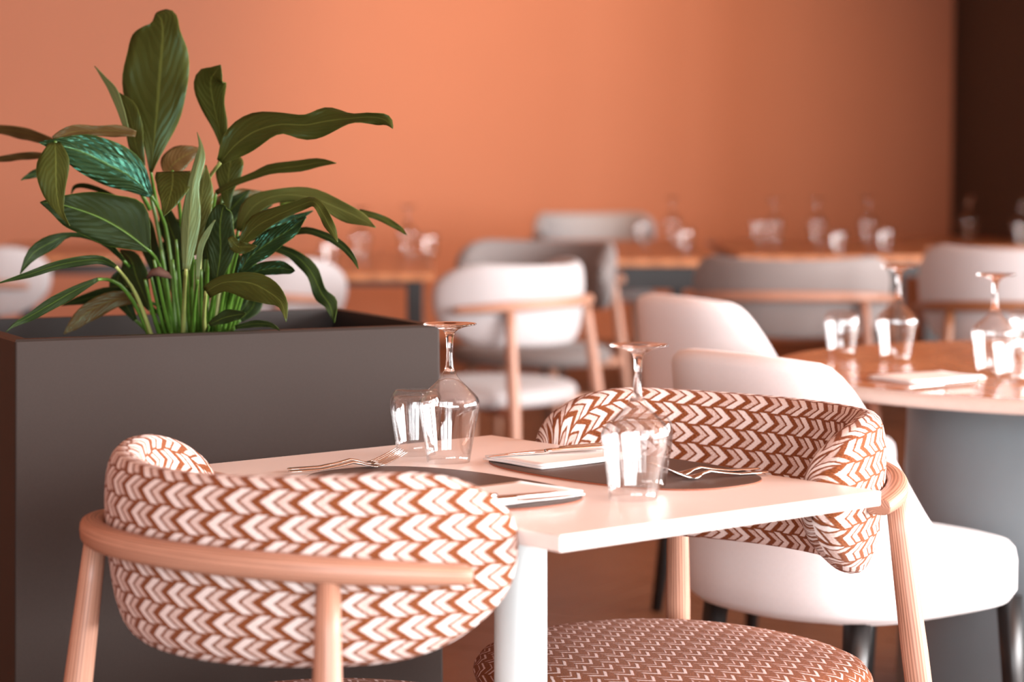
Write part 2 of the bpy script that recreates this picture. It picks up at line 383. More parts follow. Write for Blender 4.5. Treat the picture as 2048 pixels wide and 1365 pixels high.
PY = 4.16
proot = at(385, 672, PY); proot.z = PT - .10
plant = empty('peace_lily', proot)
tag(plant, 'leafy green peace lily with arching glossy leaves growing in the dark planter', 'plant')
def leaf(rows, d0, d1, mat, tl=.3, tr=-.3, stem=None, wav=1.0, n=16, sm='stalk', dm=0.0, rib=False):
    """rows: (x, y, half width on the left of base->tip, half width on the right) in photo pixels at the leaf's own distance"""
    R = spline(rows, n); m = 4
    V, Fc, uv, mid = [], [], [], []
    ph = random.uniform(0, 6)
    for j, (x, y, a, b) in enumerate(R):
        a, b = max(a, .5), max(b, .5)
        s = j / (n - 1)
        q, r = R[min(j + 1, n - 1)], R[max(j - 1, 0)]
        tx, ty = q[0] - r[0], q[1] - r[1]; l = math.hypot(tx, ty) or 1; nx_, ny_ = ty / l, -tx / l      # left of travel (image y down)
        d = d0 - .08 + (d1 - d0) * s + dm * math.sin(PI * s)
        k = d / F
        for i in range(-m, m + 1):
            t = i / m
            wdt = (-t * a) if t < 0 else (-t * b)
            rip = wav * math.sin(s * 17 + ph + (2 if t > 0 else 0)) * abs(t) ** 2
            px = x + nx_ * (wdt + (rip * .9 if t < 0 else -rip * .9) * min(1, (a if t < 0 else b) / 12))
            py = y + ny_ * (wdt + (rip * .9 if t < 0 else -rip * .9) * min(1, (a if t < 0 else b) / 12))
            sl = tl if t < 0 else tr
            dd = (abs(wdt) * sl * (1 - .35 * abs(t)) + rip * 3.0) * k
            V.append(at(px, py, d + dd) - proot); uv.append((t, s))
        mid.append(at(x, y, d - .0008) - proot)
    w_ = 2 * m + 1
    for j in range(n - 1):
        for i in range(w_ - 1): Fc.append((j * w_ + i, j * w_ + i + 1, (j + 1) * w_ + i + 1, (j + 1) * w_ + i))
    o = mesh('leaf', V, Fc, M[mat], plant, True, uv)
    sd = o.modifiers.new('thick', 'SOLIDIFY'); sd.thickness = .0008
    pts, rad = [], []
    if stem:
        S = [(q[0], q[1], q[2]) if len(q) > 2 else (q[0], q[1], None) for q in stem]
        S = [(q[0], q[1], q[2] if q[2] else (PY + (d0 - PY) * (i + 1) / (len(S) + 1))) for i, q in enumerate(S)]
        S.append((rows[0][0], rows[0][1], d0 - .08))
        for (x, y, d) in spline(S, 10): pts.append(at(x, y, d) - proot)
        rad += [.0042 - .0014 * i / 9 for i in range(10)]
    if rib:
        e = len(mid) - 1
        pts += mid[1:e]; rad += [.0016 * (1 - i / e) + .0004 for i in range(1, e)]
    if len(pts) > 2:
        v, f, _ = sweep(pts, rad, 6, Vector((0.05, 1, .1)).normalized())
        mesh('stalk', v, f, M[sm], o)
    return o
B = 690   # stalks start below the rim, in the soil
# upright and upper leaves
leaf([(302,345,3,3),(308,282,26,27),(314,222,58,50),(319,160,76,58),(324,102,68,51),(326,62,55,36),(322,38,32,30),(312,26,3,3)],4.18,4.24,'l_olive',.35,-.15,[(375,B),(345,520),(312,400)],2.2,26)
leaf([(287,332,4,4),(272,292,14,16),(264,250,16,20),(254,215,14,18),(238,186,1,1)],4.16,4.20,'l_olive',.4,-.4,[(350,B),(320,480),(298,380)])
leaf([(252,256,5,5),(240,215,8,7),(227,182,9,8),(209,157,5,4),(189,132,.5,.5)],4.14,4.20,'l_pale',.8,-.8,None,.4,sm='stalkp')
leaf([(272,268,6,6),(235,262,12,12),(190,262,11,10),(145,264,12,14),(108,280,6,8)],4.12,4.06,'l_brown',.9,-.6,None)
leaf([(110,285,10,14),(112,315,26,34),(112,350,24,40),(114,390,16,26),(122,425,6,8),(139,452,.5,.5)],4.05,3.98,'l_olive',.2,-.5,[(300,420,4.16),(230,300,4.12),(150,268,4.08)],1.0)
leaf([(303,392,5,5),(265,356,32,36),(220,331,40,48),(170,306,40,38),(125,292,20,19),(78,285,.5,.5)],4.12,4.04,'l_gloss',-.22,.30,[(350,B),(345,560),(330,450)],1.2,20)
leaf([(112,284,5,4),(72,272,13,9),(30,262,13,10),(-25,256,7,6)],4.30,4.34,'l_brown',.8,-.8,None)
leaf([(97,313,5,5),(60,311,8,7),(20,315,8,6),(-25,322,4,4)],4.28,4.30,'l_brown',.8,-.8,None)
leaf([(110,343,8,6),(75,346,10,9),(42,360,.5,.5)],4.26,4.22,'l_dark',.8,-.8,None)
leaf([(240,400,4,4),(205,383,5,5),(172,372,5,5),(150,374,4,4),(143,388,.5,.5)],4.26,4.30,'l_dark',1,-1,None)
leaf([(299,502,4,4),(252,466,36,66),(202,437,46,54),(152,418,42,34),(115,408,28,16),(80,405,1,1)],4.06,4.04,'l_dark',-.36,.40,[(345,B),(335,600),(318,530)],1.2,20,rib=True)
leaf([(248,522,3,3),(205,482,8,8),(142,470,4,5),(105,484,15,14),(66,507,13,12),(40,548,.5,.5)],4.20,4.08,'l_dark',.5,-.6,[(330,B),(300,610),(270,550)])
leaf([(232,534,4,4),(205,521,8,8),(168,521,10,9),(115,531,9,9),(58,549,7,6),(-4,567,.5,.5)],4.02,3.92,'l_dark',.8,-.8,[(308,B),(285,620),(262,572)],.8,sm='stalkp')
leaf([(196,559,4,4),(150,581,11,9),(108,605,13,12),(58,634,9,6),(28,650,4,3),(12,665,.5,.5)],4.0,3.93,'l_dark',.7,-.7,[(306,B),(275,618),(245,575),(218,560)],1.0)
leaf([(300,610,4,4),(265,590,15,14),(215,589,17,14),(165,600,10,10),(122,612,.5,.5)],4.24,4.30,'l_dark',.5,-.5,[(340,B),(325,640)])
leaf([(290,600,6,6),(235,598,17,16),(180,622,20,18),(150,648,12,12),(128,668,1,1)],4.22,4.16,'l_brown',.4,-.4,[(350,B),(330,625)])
leaf([(345,343,36,34),(345,368,36,34),(338,400,20,20),(327,434,.5,.5)],4.06,4.00,'l_olive',-.5,.3,[(372,B,4.16),(368,520,4.18),(356,390,4.12)],1.0)
leaf([(335,347,12,10),(347,328,28,22),(372,310,22,18),(398,299,4,4)],4.20,4.26,'l_brown',.4,-.5,None)
leaf([(372,540,7,7),(376,480,14,18),(380,428,16,22),(386,370,11,12),(398,318,8,13),(402,292,5,4),(394,264,.5,.5)],4.0,4.06,'l_pale',.6,.5,[(366,B),(368,610)],.5,20,sm='stalkp')
leaf([(386,510,5,5),(396,462,16,22),(401,415,16,23),(406,372,10,20),(412,330,1,1)],4.06,4.10,'l_light',.3,-.3,[(388,B),(384,590)])
leaf([(446,292,6,8),(437,252,14,18),(428,212,26,22),(422,180,34,30),(422,158,31,30),(430,146,18,18),(441,130,1,1)],4.22,4.14,'l_olive',.35,-.5,[(400,B),(430,500),(447,370)],.8)
leaf([(441,325,10,8),(470,291,34,24),(510,263,34,30),(560,249,24,22),(610,250,24,28),(655,242,26,24),(700,237,9,13),(740,234,11,14),(770,240,12,9),(786,257,.5,.5)],4.08,3.94,'l_olive',.5,-.5,[(398,B,4.14),(400,480,4.12),(412,372,4.1)],4.2,30,sm='stalkp')
leaf([(455,420,4,4),(455,385,14,12),(457,352,26,24),(462,318,22,26),(468,300,4,4)],4.20,4.24,'l_olive',.3,-.3,[(418,B),(445,540)],.8,sm='stalkp')
leaf([(432,386,5,5),(470,366,7,6),(512,350,8,7),(545,339,12,9),(600,332,12,11),(642,325,8,8),(672,327,.5,.5)],4.20,4.10,'l_olive',.9,-.9,[(405,B),(412,500)],.8)
leaf([(425,408,8,8),(465,397,16,12),(500,390,12,10),(535,386,1,1)],4.28,4.34,'l_brown',.4,-.4,None)
leaf([(476,462,5,5),(506,414,20,18),(556,391,15,13),(620,395,17,12),(682,419,18,20),(722,438,11,13),(751,455,.5,.5)],4.18,4.06,'l_light',.6,-.4,[(425,B),(455,560)],2.6,24)
leaf([(477,494,4,4),(508,457,20,16),(550,433,18,14),(598,412,13,10),(628,404,8,10),(646,428,13,9),(660,455,11,8),(676,484,.5,.5)],4.02,3.92,'l_olive',.6,-.5,[(432,B),(458,570)],2.4,24)
leaf([(478,548,4,4),(500,514,16,20),(540,484,22,22),(580,459,17,16),(612,434,1,1)],4.04,4.0,'l_gloss',.5,-.2,[(440,B),(462,600)],2.0)
leaf([(465,486,6,6),(515,466,13,12),(570,446,12,12),(626,422,1,1)],4.10,4.16,'l_gloss',.5,-.3,[(430,B),(450,570)],1.2)
leaf([(575,468,6,6),(612,461,7,7),(650,472,8,7),(684,492,8,7),(705,515,6,5),(717,538,.5,.5)],4.14,4.06,'l_dark',.9,-.9,[(440,B),(490,560),(540,485)])
leaf([(718,424,6,6),(755,434,7,6),(785,449,7,6),(802,460,5,4),(813,471,.5,.5)],4.14,4.12,'l_olive',.8,-.8,[(560,410,4.16),(640,405,4.16)])
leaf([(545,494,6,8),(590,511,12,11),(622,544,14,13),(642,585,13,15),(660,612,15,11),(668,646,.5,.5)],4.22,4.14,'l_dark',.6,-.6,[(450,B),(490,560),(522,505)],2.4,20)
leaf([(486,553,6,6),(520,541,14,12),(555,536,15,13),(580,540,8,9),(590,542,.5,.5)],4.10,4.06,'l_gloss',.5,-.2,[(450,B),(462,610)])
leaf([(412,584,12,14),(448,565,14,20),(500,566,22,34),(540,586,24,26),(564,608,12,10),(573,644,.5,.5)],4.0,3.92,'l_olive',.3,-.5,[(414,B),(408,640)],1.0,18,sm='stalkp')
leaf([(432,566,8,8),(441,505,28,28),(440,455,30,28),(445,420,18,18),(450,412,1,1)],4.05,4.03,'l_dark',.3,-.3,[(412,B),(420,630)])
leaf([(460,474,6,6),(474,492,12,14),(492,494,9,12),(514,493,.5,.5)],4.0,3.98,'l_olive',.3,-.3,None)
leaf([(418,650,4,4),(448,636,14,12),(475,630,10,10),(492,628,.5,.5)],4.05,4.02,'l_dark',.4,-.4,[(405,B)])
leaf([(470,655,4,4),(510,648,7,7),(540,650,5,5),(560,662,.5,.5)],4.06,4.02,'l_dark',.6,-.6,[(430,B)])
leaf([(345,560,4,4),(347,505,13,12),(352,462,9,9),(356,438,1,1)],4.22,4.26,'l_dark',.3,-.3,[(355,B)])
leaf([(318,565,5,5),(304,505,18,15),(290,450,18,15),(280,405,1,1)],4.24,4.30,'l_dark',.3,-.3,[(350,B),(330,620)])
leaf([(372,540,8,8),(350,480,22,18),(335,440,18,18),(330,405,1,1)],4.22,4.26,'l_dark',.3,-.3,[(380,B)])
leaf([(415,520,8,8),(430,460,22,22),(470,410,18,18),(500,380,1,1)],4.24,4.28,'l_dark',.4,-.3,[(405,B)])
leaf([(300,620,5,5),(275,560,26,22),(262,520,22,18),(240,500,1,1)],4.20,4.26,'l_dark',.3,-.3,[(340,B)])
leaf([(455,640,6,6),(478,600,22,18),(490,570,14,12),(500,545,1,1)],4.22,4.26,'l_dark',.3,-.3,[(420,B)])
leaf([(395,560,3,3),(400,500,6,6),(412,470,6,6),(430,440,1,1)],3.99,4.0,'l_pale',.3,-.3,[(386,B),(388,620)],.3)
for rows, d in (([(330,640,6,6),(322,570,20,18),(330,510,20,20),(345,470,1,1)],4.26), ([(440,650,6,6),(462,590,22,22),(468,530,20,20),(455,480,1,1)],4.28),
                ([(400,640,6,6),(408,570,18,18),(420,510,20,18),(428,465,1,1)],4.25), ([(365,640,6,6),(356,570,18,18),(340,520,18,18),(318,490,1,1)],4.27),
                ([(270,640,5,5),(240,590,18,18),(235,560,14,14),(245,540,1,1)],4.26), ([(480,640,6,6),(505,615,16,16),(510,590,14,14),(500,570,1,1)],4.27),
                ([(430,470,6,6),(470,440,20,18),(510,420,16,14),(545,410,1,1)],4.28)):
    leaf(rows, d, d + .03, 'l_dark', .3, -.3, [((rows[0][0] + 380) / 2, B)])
# bare young stalks in the clump
for (x0, x1, y1, d) in ((318,290,560,4.05),(330,300,545,4.08),(338,308,520,4.02),(346,322,500,4.06),(356,345,520,4.1),(362,352,480,4.04),(372,372,500,3.99),
                        (380,378,470,4.02),(388,392,520,4.0),(396,402,540,4.06),(404,416,520,4.0),(412,436,540,4.05),(420,452,560,4.0),(428,470,560,4.06),(436,484,570,4.02),(444,500,545,4.08)):
    pts = [at(*q) - proot for q in spline([(x0 + 10, B, PY), ((x0 * .6 + x1 * .4) + 4, (B + y1) / 2 + 20, (PY + d) / 2), (x1, y1, d)], 9)]
    v, f, _ = sweep(pts, [.0046 - .0022 * i / 8 for i in range(9)], 6, Vector((.05, 1, .1)).normalized())
    mesh('stalk', v, f, M['stalk'], plant)
v, f, _ = sweep([at(296, 556, 4.03) - proot, at(306, 545, 4.02) - proot, at(318, 543, 4.01) - proot, at(333, 550, 4.02) - proot, at(342, 556, 4.03) - proot],
                [.003, .006, .0085, .006, .002], 8)
mesh('dry_flower', v, f, M['husk'], plant)

# ------------------------------------------------------------------ bistro table
H = .75
tF, tB, tR = Vector((.061, 2.930)), Vector((-.036, 3.961)), Vector((.509, 3.321))
e1 = (tR - tB).normalized(); e2 = Vector((-e1.y, e1.x))
if e2.x < 0: e2 = -e2
tM = (tF + tB) / 2; LA = (tR - tB).length; LB = (tR - tF).length
def TP(a, b, z=H): q = tM + e1 * a + e2 * b; return Vector((q.x, q.y, z))
rzE2 = math.atan2(-e2.x, e2.y)           # local +Y looks along e2
table = empty('bistro_table', (tM.x, tM.y, 0), rzE2)
tag(table, 'rectangular white bistro table set for two between the patterned chairs', 'table')
v, f = boxv(-LA / 2, LA / 2, -LB / 2, LB / 2, H - .0215, H); mesh('tabletop', v, f, M['tabletop'], table, False, bevel=.0025)
v, f = lathe([(.038, .02), (.0385, .05), (.0385, H - .03), (.0385, H - .0216)], 40, cap=True); mesh('column', v, f, M['column'], table)
v, f = boxv(-.17, .17, -.15, .15, 0, .02); mesh('base_plate', v, f, M['column'], table, False, bevel=.006)
v, f = boxv(-.12, .12, -.12, .12, H - .027, H - .0216); mesh('mounting_plate', v, f, M['column'], table, False)

# ------------------------------------------------------------------ tub chairs
def pad_mesh(z0, z1, R=.300, T=.034, TH=1.537, lean=.076):
    n, m = 72, 30; V, Fc, uv = [], [], []
    L = R * TH; zc, Hh = (z0 + z1) / 2, (z1 - z0) / 2
    for j in range(n + 1):
        s = -1 + 2 * j / n; s = math.sin(s * PI / 2) * .35 + s * .65
        th = s * TH; e = L * (1 - abs(s))
        t = min(1, e / .19); h = Hh * max(.02, (1 - (1 - t) ** 2.1)) ** (1 / 2.1)
        t2 = min(1, e / .04); tt = (T + .007 * max(0, 1 - e / .12)) * max(.03, 1 - (1 - t2) ** 2) ** .5
        zz = zc + .0089 * th * th 
        acc = 0; prev = None
        for i in range(m + 1):
            a = 2 * PI * i / m - PI / 2
            c, d = math.cos(a), math.sin(a)
            c = math.copysign(abs(c) ** .75, c); d = math.copysign(abs(d) ** .80, d)
            z = zz + h * d; r = R + tt * c + lean * (z - zc)
            if prev: acc += math.hypot(r - prev[0], z - prev[1])
            prev = (r, z)
            V.append((r * math.sin(th), -r * math.cos(th), z)); uv.append((R * th * 1.05 + 5, acc + zz - h + 5))
    w_ = m + 1
    for j in range(n):
        for i in range(m): Fc.append((j * w_ + i, j * w_ + i + 1, (j + 1) * w_ + i + 1, (j + 1) * w_ + i))
    Fc.append(tuple(range(m))); Fc.append(tuple(n * w_ + i for i in range(m))[::-1])
    return V, Fc, uv
def seat_mesh(r=.305, z0=.384, z1=.450, cy=-.02):
    prof = [(.0, z0), (.80, z0), (.93, z0 + .006), (.985, z0 + .02), (1.0, z0 + .035), (.99, z1 - .022), (.96, z1 - .010), (.90, z1 - .002), (.75, z1 + .004), (.5, z1 + .008), (.25, z1 + .010), (0, z1 + .010)]
    n = 56; V, Fc, uv = [], [], []
    for q, z in prof:
        for i in range(n):
            a = 2 * PI * i / n; c, s = math.cos(a), math.sin(a); k = 2 / 2.25
            x = 1.02 * r * q * math.copysign(abs(c) ** k, c); y = .918 * r * q * math.copysign(abs(s) ** k, s)
            V.append((x, cy + y, z))
            ex_ = max(0, (z1 - z)) if q > .9 else 0
            uv.append((x + ex_ * c + 3, y + ex_ * s + 3))
    for j in range(len(prof) - 1):
        for i in range(n): k = (i + 1) % n; Fc.append((j * n + i, j * n + k, (j + 1) * n + k, (j + 1) * n + i))
    return V, Fc, uv
def make_tub(label, fab, wood, z1=.822, z0=.581, group=None):
    t = empty('tub_chair'); tag(t, label, 'chair', group)
    v, f, u = pad_mesh(z0, z1); mesh('backrest', v, f, M[fab], t, True, u)
    v, f, u = seat_mesh(); mesh('seat', v, f, M['chev_grazing' if fab == 'chev' else fab], t, True, u)
    pts, sec = [], []
    for j in range(41):
        s = -1 + j / 20; th = s * math.radians(71); k = abs(s) ** 4
        pts.append((.353 * math.sin(th), -.353 * math.cos(th), .724 - .0236 * (th / 1.4) ** 2)); sec.append((.0165 + .003 * k, .0175 - .005 * k))
    v, f, u = sweep(pts, sec, 16, power=2.8); o = mesh('back_rail', v, f, M[wood], t, True, u); e = o.modifiers.new('b', 'BEVEL'); e.width = .002; e.segments = 2; e.limit_method = 'ANGLE'; e.angle_limit = 1.0
    for sg in (-1, 1):
        th = sg * math.radians(43); dx, dy = math.sin(th), -math.cos(th)
        rr = lambda z: (.351 + (.705 - z) * .135)
        P_ = [(rr(z) * dx, rr(z) * dy, z) for z in (.708, .64, .56, .46, .40, .25, .10, 0)]
        v, f, u = sweep(P_, [.0150, .0165, .0185, .0205, .0205, .018, .0145, .012], 16); mesh('leg', v, f, M[wood], t, True, u)
        P_ = [(sg * (.17 + (.40 - z) * .12), .15 + (.40 - z) * .06, z) for z in (.386, .30, .15, 0)]
        v, f, u = sweep(P_, [.020, .0195, .016, .012], 16); mesh('leg', v, f, M[wood], t, True, u)
        P_ = [(sg * .10, -.08, .376), (rr(.38) * dx, rr(.38) * dy, .38)]
        v, f, u = sweep(P_, [(.014, .018), (.014, .018)], 10, power=4); mesh('seat_frame', v, f, M[wood], t, True, u)
    return t
near_chair = make_tub('brown and white chevron fabric chair seen from behind, wooden rail across its back', 'chev', 'ash', group='chevron tub chairs at the bistro table')
near_chair.location = (-.208, 3.229, 0); near_chair.rotation_euler = (0, 0, -.788)
far_chair = copy_tree(near_chair); far_chair['label'] = 'brown and white chevron fabric chair with round seat, beyond the white bistro table'
far_chair.location = (.228, 3.645, 0); far_chair.rotation_euler = (0, 0, 2.256)

# ------------------------------------------------------------------ glassware
def wine_prof():
    # inverted glass standing on its rim, z up from the table (outer then inner)
    outer = [(.0325, 0), (.0345, .015), (.0375, .035), (.0415, .058), (.0455, .078), (.0469, .086), (.0464, .0915), (.0436, .0975), (.0385, .1035), (.0325, .1095), (.0255, .1160), (.0180, .1230), (.0130, .1290), (.0110, .1335)]
    inner = [(.0060, .1262), (.0150, .1232), (.0242, .1150), (.0312, .1085), (.0372, .1025), (.0424, .0965), (.0452, .0910), (.0458, .0858), (.0445, .0780), (.0405, .0580), (.0365, .0350), (.0335, .0150), (.0316, 0)]
    return outer, inner
def make_wine(label, loc, shear=(0, 0), group=None, rz=0):
    t = empty('wine_glass', loc, rz); tag(t, label, 'wine glass', group)
    o_, i_ = wine_prof()
    P_ = [(.0002, .1270)] + i_ + [(.0320, -.0004 + .0006)] + o_
    P_ = [(r, max(z, .0003)) for r, z in P_]
    v, f = lathe(P_, 56, shear); mesh('bowl', v, f, M['thin'], t)
    v, f = lathe([(.0110, .1335), (.0078, .139), (.0060, .146), (.0050, .158), (.0047, .172), (.0051, .185), (.0064, .192), (.0085, .1965)], 32, shear); mesh('stem', v, f, M['glass'], t)
    v, f = lathe([(.0085, .1965), (.013, .2005), (.022, .2040), (.032, .2062), (.0392, .2076), (.0402, .2086), (.0392, .2096), (.030, .2092), (.015, .2078), (.0002, .2070)], 56, shear); mesh('foot', v, f, M['glass'], t)
    return t
def make_tumbler(label, loc, group=None, rz=0, s=1):
    t = empty('tumbler', loc, rz); tag(t, label, 'glass', group); t.scale = (s, s, s)
    outer = [(.0300, .0004), (.0325, .02), (.0355, .04), (.0385, .06), (.0402, .074), (.0400, .084), (.0375, .094), (.0325, .1005)]
    base = [(.0265, .1020), (.013, .1018), (.0002, .1015)]
    inner = [(.0002, .0925), (.018, .0925), (.0300, .0920), (.0355, .0885), (.0384, .0810), (.0388, .0735), (.0372, .0600), (.0342, .0400), (.0312, .0200), (.0289, .0004)]
    v, f = lathe(inner + outer, 56); mesh('glass_wall', v, f, M['thin'], t)
    v, f = lathe([(.0325, .1005)] + base, 56); mesh('glass_base', v, f, M['thin'], t)
    return t
g1 = on(897, 924, H); make_wine('upside down wine glass on white table edge nearest the planter', (g1.x, g1.y, H), (.012, 0), 'wine glasses on the bistro table')
g2 = on(1266, 998, H); make_wine('upside down wine glass in front of the far chevron chair, beside the nested forks', (g2.x, g2.y, H), (.035, 0), 'wine glasses on the bistro table')
make_tumbler('upturned tumbler half hidden behind the wine glass nearest the planter', (g1.x - .052, g1.y + .085, H), 'tumblers on the bistro table')
make_tumbler('upturned tumbler seen through the wine glass beside the nested forks', (g2.x + .020, g2.y + .098, H), 'tumblers on the bistro table')

# ------------------------------------------------------------------ placemats, napkins, cutlery
def make_mat(label, a, b, ra=.235, rb=.135):
    t = empty('placemat', TP(a, b), rzE2); tag(t, label, 'placemat', 'placemats on the bistro table')
    n = 96; V = []; 
    for z, g in ((0.0002, 0), (.0024, 0), (.003, .0012)):
        for i in range(n):
            th = 2 * PI * i / n; c, s = math.cos(th), math.sin(th); k = 2 / 2.5
            V.append(((ra - g) * math.copysign(abs(c) ** k, c), (rb - g) * math.copysign(abs(s) ** k, s), z))
    top = [tuple(2 * n + i for i in range(n))] + [(n + i, n + (i + 1) % n, 2 * n + (i + 1) % n, 2 * n + i) for i in range(n)]
    side = [(i, (i + 1) % n, n + (i + 1) % n, n + i) for i in range(n)] + [tuple(range(n))[::-1]]
    mesh('leather_top', V[n:], [tuple(i - n for i in q_) for q_ in top], M['matm'], t, False)
    mesh('cut_edge', V[:2 * n], side, M['matedge'], t, False)
make_mat('dark brown leather placemat on the far side, under the two nested forks', .035, .165)
make_mat('dark brown leather placemat on the near side, behind the front chair', 0.005, -.152)
ZM = H + .0032
def make_napkin(label, cpos, w_, l_, rz, group='folded napkins on the bistro table'):
    t = empty('napkin', cpos, rz); tag(t, label, 'napkin', group)
    def sheet(x0, x1, y0, y1, z, th, curl):
        n = 10; V, Fc = [], []
        for zz in (0, th):
            for j in range(n + 1):
                for i in range(n + 1):
                    a, b = i / n, j / n
                    V.append((x0 + (x1 - x0) * a, y0 + (y1 - y0) * b, z + zz + curl * (abs(2 * a - 1) ** 4 * .6 + (1 - b) ** 4) + .0007 * math.sin(a * 5 + b * 3)))
        k = (n + 1) ** 2; g = n + 1
        for j in range(n):
            for i in range(n):
                a = j * g + i; Fc.append((a, a + g, a + g + 1, a + 1)); Fc.append((k + a, k + a + 1, k + a + g + 1, k + a + g))
        for i in range(n):
            for a, b in ((i, i + 1), (n * g + i + 1, n * g + i), ((i + 1) * g, i * g), (i * g + n, (i + 1) * g + n)): Fc.append((a, b, k + b, k + a))
        return V, Fc
    v, f = sheet(-w_ / 2, w_ / 2, -l_ / 2, l_ / 2, .0006, .0026, .0004); mesh('lower_fold', v, f, M['napkin'], t, True)
    v, f = sheet(-w_ / 2 + .002, w_ / 2 - .003, -l_ / 2 + .002, l_ / 2 - .004, .0036, .0028, .0010); mesh('upper_fold', v, f, M['napkin'], t, True)
    return t
def make_knife(label, tip, direction, zb, group):
    d = Vector((direction[0], direction[1], 0)).normalized(); L = .205
    t = empty('knife', (tip.x, tip.y, zb), math.atan2(d.y, d.x)); tag(t, label, 'knife', group)
    V, Fc = [], []
    prof = [(0, 0, .0005), (.008, .006, .0007), (.025, .0095, .0010), (.06, .0105, .0013), (.092, .0098, .0016), (.104, .0062, .0028)]
    for x, wd, th in prof:
        V += [(x, -.004, 0), (x, -.004, th), (x, -.004 + max(wd, .001) * 1.5, th * .5), (x, -.004 + max(wd, .001) * 1.5, 0)]
    for j in range(len(prof) - 1):
        for i in range(4): k = (i + 1) % 4; Fc.append((j * 4 + i, j * 4 + k, j * 4 + 4 + k, j * 4 + 4 + i))
    Fc += [(3, 2, 1, 0), tuple(len(V) - 4 + i for i in range(4))]
    mesh('blade', V, Fc, M['steel'], t, False)
    v, f, _ = sweep([(.100, 0, .0032), (.108, 0, .0036), (.13, 0, .0038), (.16, 0, .0040), (.19, 0, .0042), (.203, 0, .0042), (L, 0, .0042)],
                    [(.0042, .0028), (.0058, .0032), (.0058, .0034), (.0066, .0036), (.0078, .0038), (.0074, .0034), (.004, .002)], 12, power=2.6)
    mesh('handle', v, f, M['steel'], t)
def make_fork(label, end, tipp, zb, group, pitch=0, L=.182):
    d = Vector((tipp.x - end.x, tipp.y - end.y, 0)).normalized()
    t = empty('fork', (tipp.x - d.x * L, tipp.y - d.y * L, zb), math.atan2(d.y, d.x)); tag(t, label, 'fork', group)
    zz = lambda s: .0022 + .0075 * math.exp(-((s - .098) / .022) ** 2) + .017 * (max(0, s - .134) / .044) ** 1.25
    P_, S_ = [], []
    for s, wd, th in ((0, .004, .0012), (.004, .0068, .0015), (.02, .0072, .0016), (.05, .0058, .0016), (.08, .0040, .0018), (.10, .0032, .0022), (.112, .0036, .0021), (.118, .0075, .0016), (.125, .0120, .0013), (.131, .0138, .0012), (.138, .0140, .0011)):
        P_.append((s, 0, zz(s))); S_.append((wd, th))
    v, f, _ = sweep(P_, S_, 12, power=2.4); mesh('handle', v, f, M['steel'], t)
    for k in range(4):
        y = (k - 1.5) * .0080
        P_ = [(s, y * (1 - .04 * (s - .138) / .04), zz(s)) for s in (.134, .146, .155, .163, .170, L)]
        v, f, _ = sweep(P_, [(.0021, .0011), (.0020, .0012), (.0018, .0012), (.0017, .0012), (.0015, .0011), (.0007, .0006)], 8); mesh('tine', v, f, M['steel'], t)
# far setting
make_napkin('white folded napkin under two knives on the far placemat', TP(-.095, .165, ZM), .135, .20, rzE2)
kt = on(968, 914, H + .012); kd = (on(1205, 898, H + .012) - kt)
make_knife('knife lying on the far napkin, its blade tip nearest the planter glass', kt + Vector((.004, -.008, 0)), kd, ZM + .0092, 'knives on the far napkin')
make_knife('knife lying on the far napkin, behind the other knife and nearer the chair', kt + Vector((.028, .022, 0)), kd + Vector((.01, .012, 0)), ZM + .0092, 'knives on the far napkin')
make_fork('fork on the far placemat, the one nearer the table corner', on(1505, 947, H + .005), on(1322, 957, H + .008), ZM, 'nested forks on the far placemat')
make_fork('fork on the far placemat, the one nearer the chevron chair', on(1487, 940, H + .005), on(1302, 949, H + .008), ZM, 'nested forks on the far placemat')
# near setting
make_napkin('white folded napkin under two knives on the near placemat', TP(.142, -.165, ZM), .135, .20, rzE2 + PI)
kt = on(1157, 989, H + .012); kd = on(1000, 1004, H + .012) - kt
make_knife('knife on the near napkin, the one closer to the front table corner', kt + Vector((.0, -.010, 0)), kd, ZM + .0092, 'knives on the near napkin')
make_knife('knife on the near napkin, the one closer to the middle of the table', kt + Vector((-.026, .022, 0)), kd, ZM + .0092, 'knives on the near napkin')
make_fork('fork on the near placemat with its tines fanned beside the planter glass', on(665, 940, H + .004), on(808, 920, H + .012), ZM, 'forks on the near placemat')
make_fork('fork on the near placemat tucked behind another fork', on(640, 936, H + .004), on(800, 914, H + .012), ZM, 'forks on the near placemat')

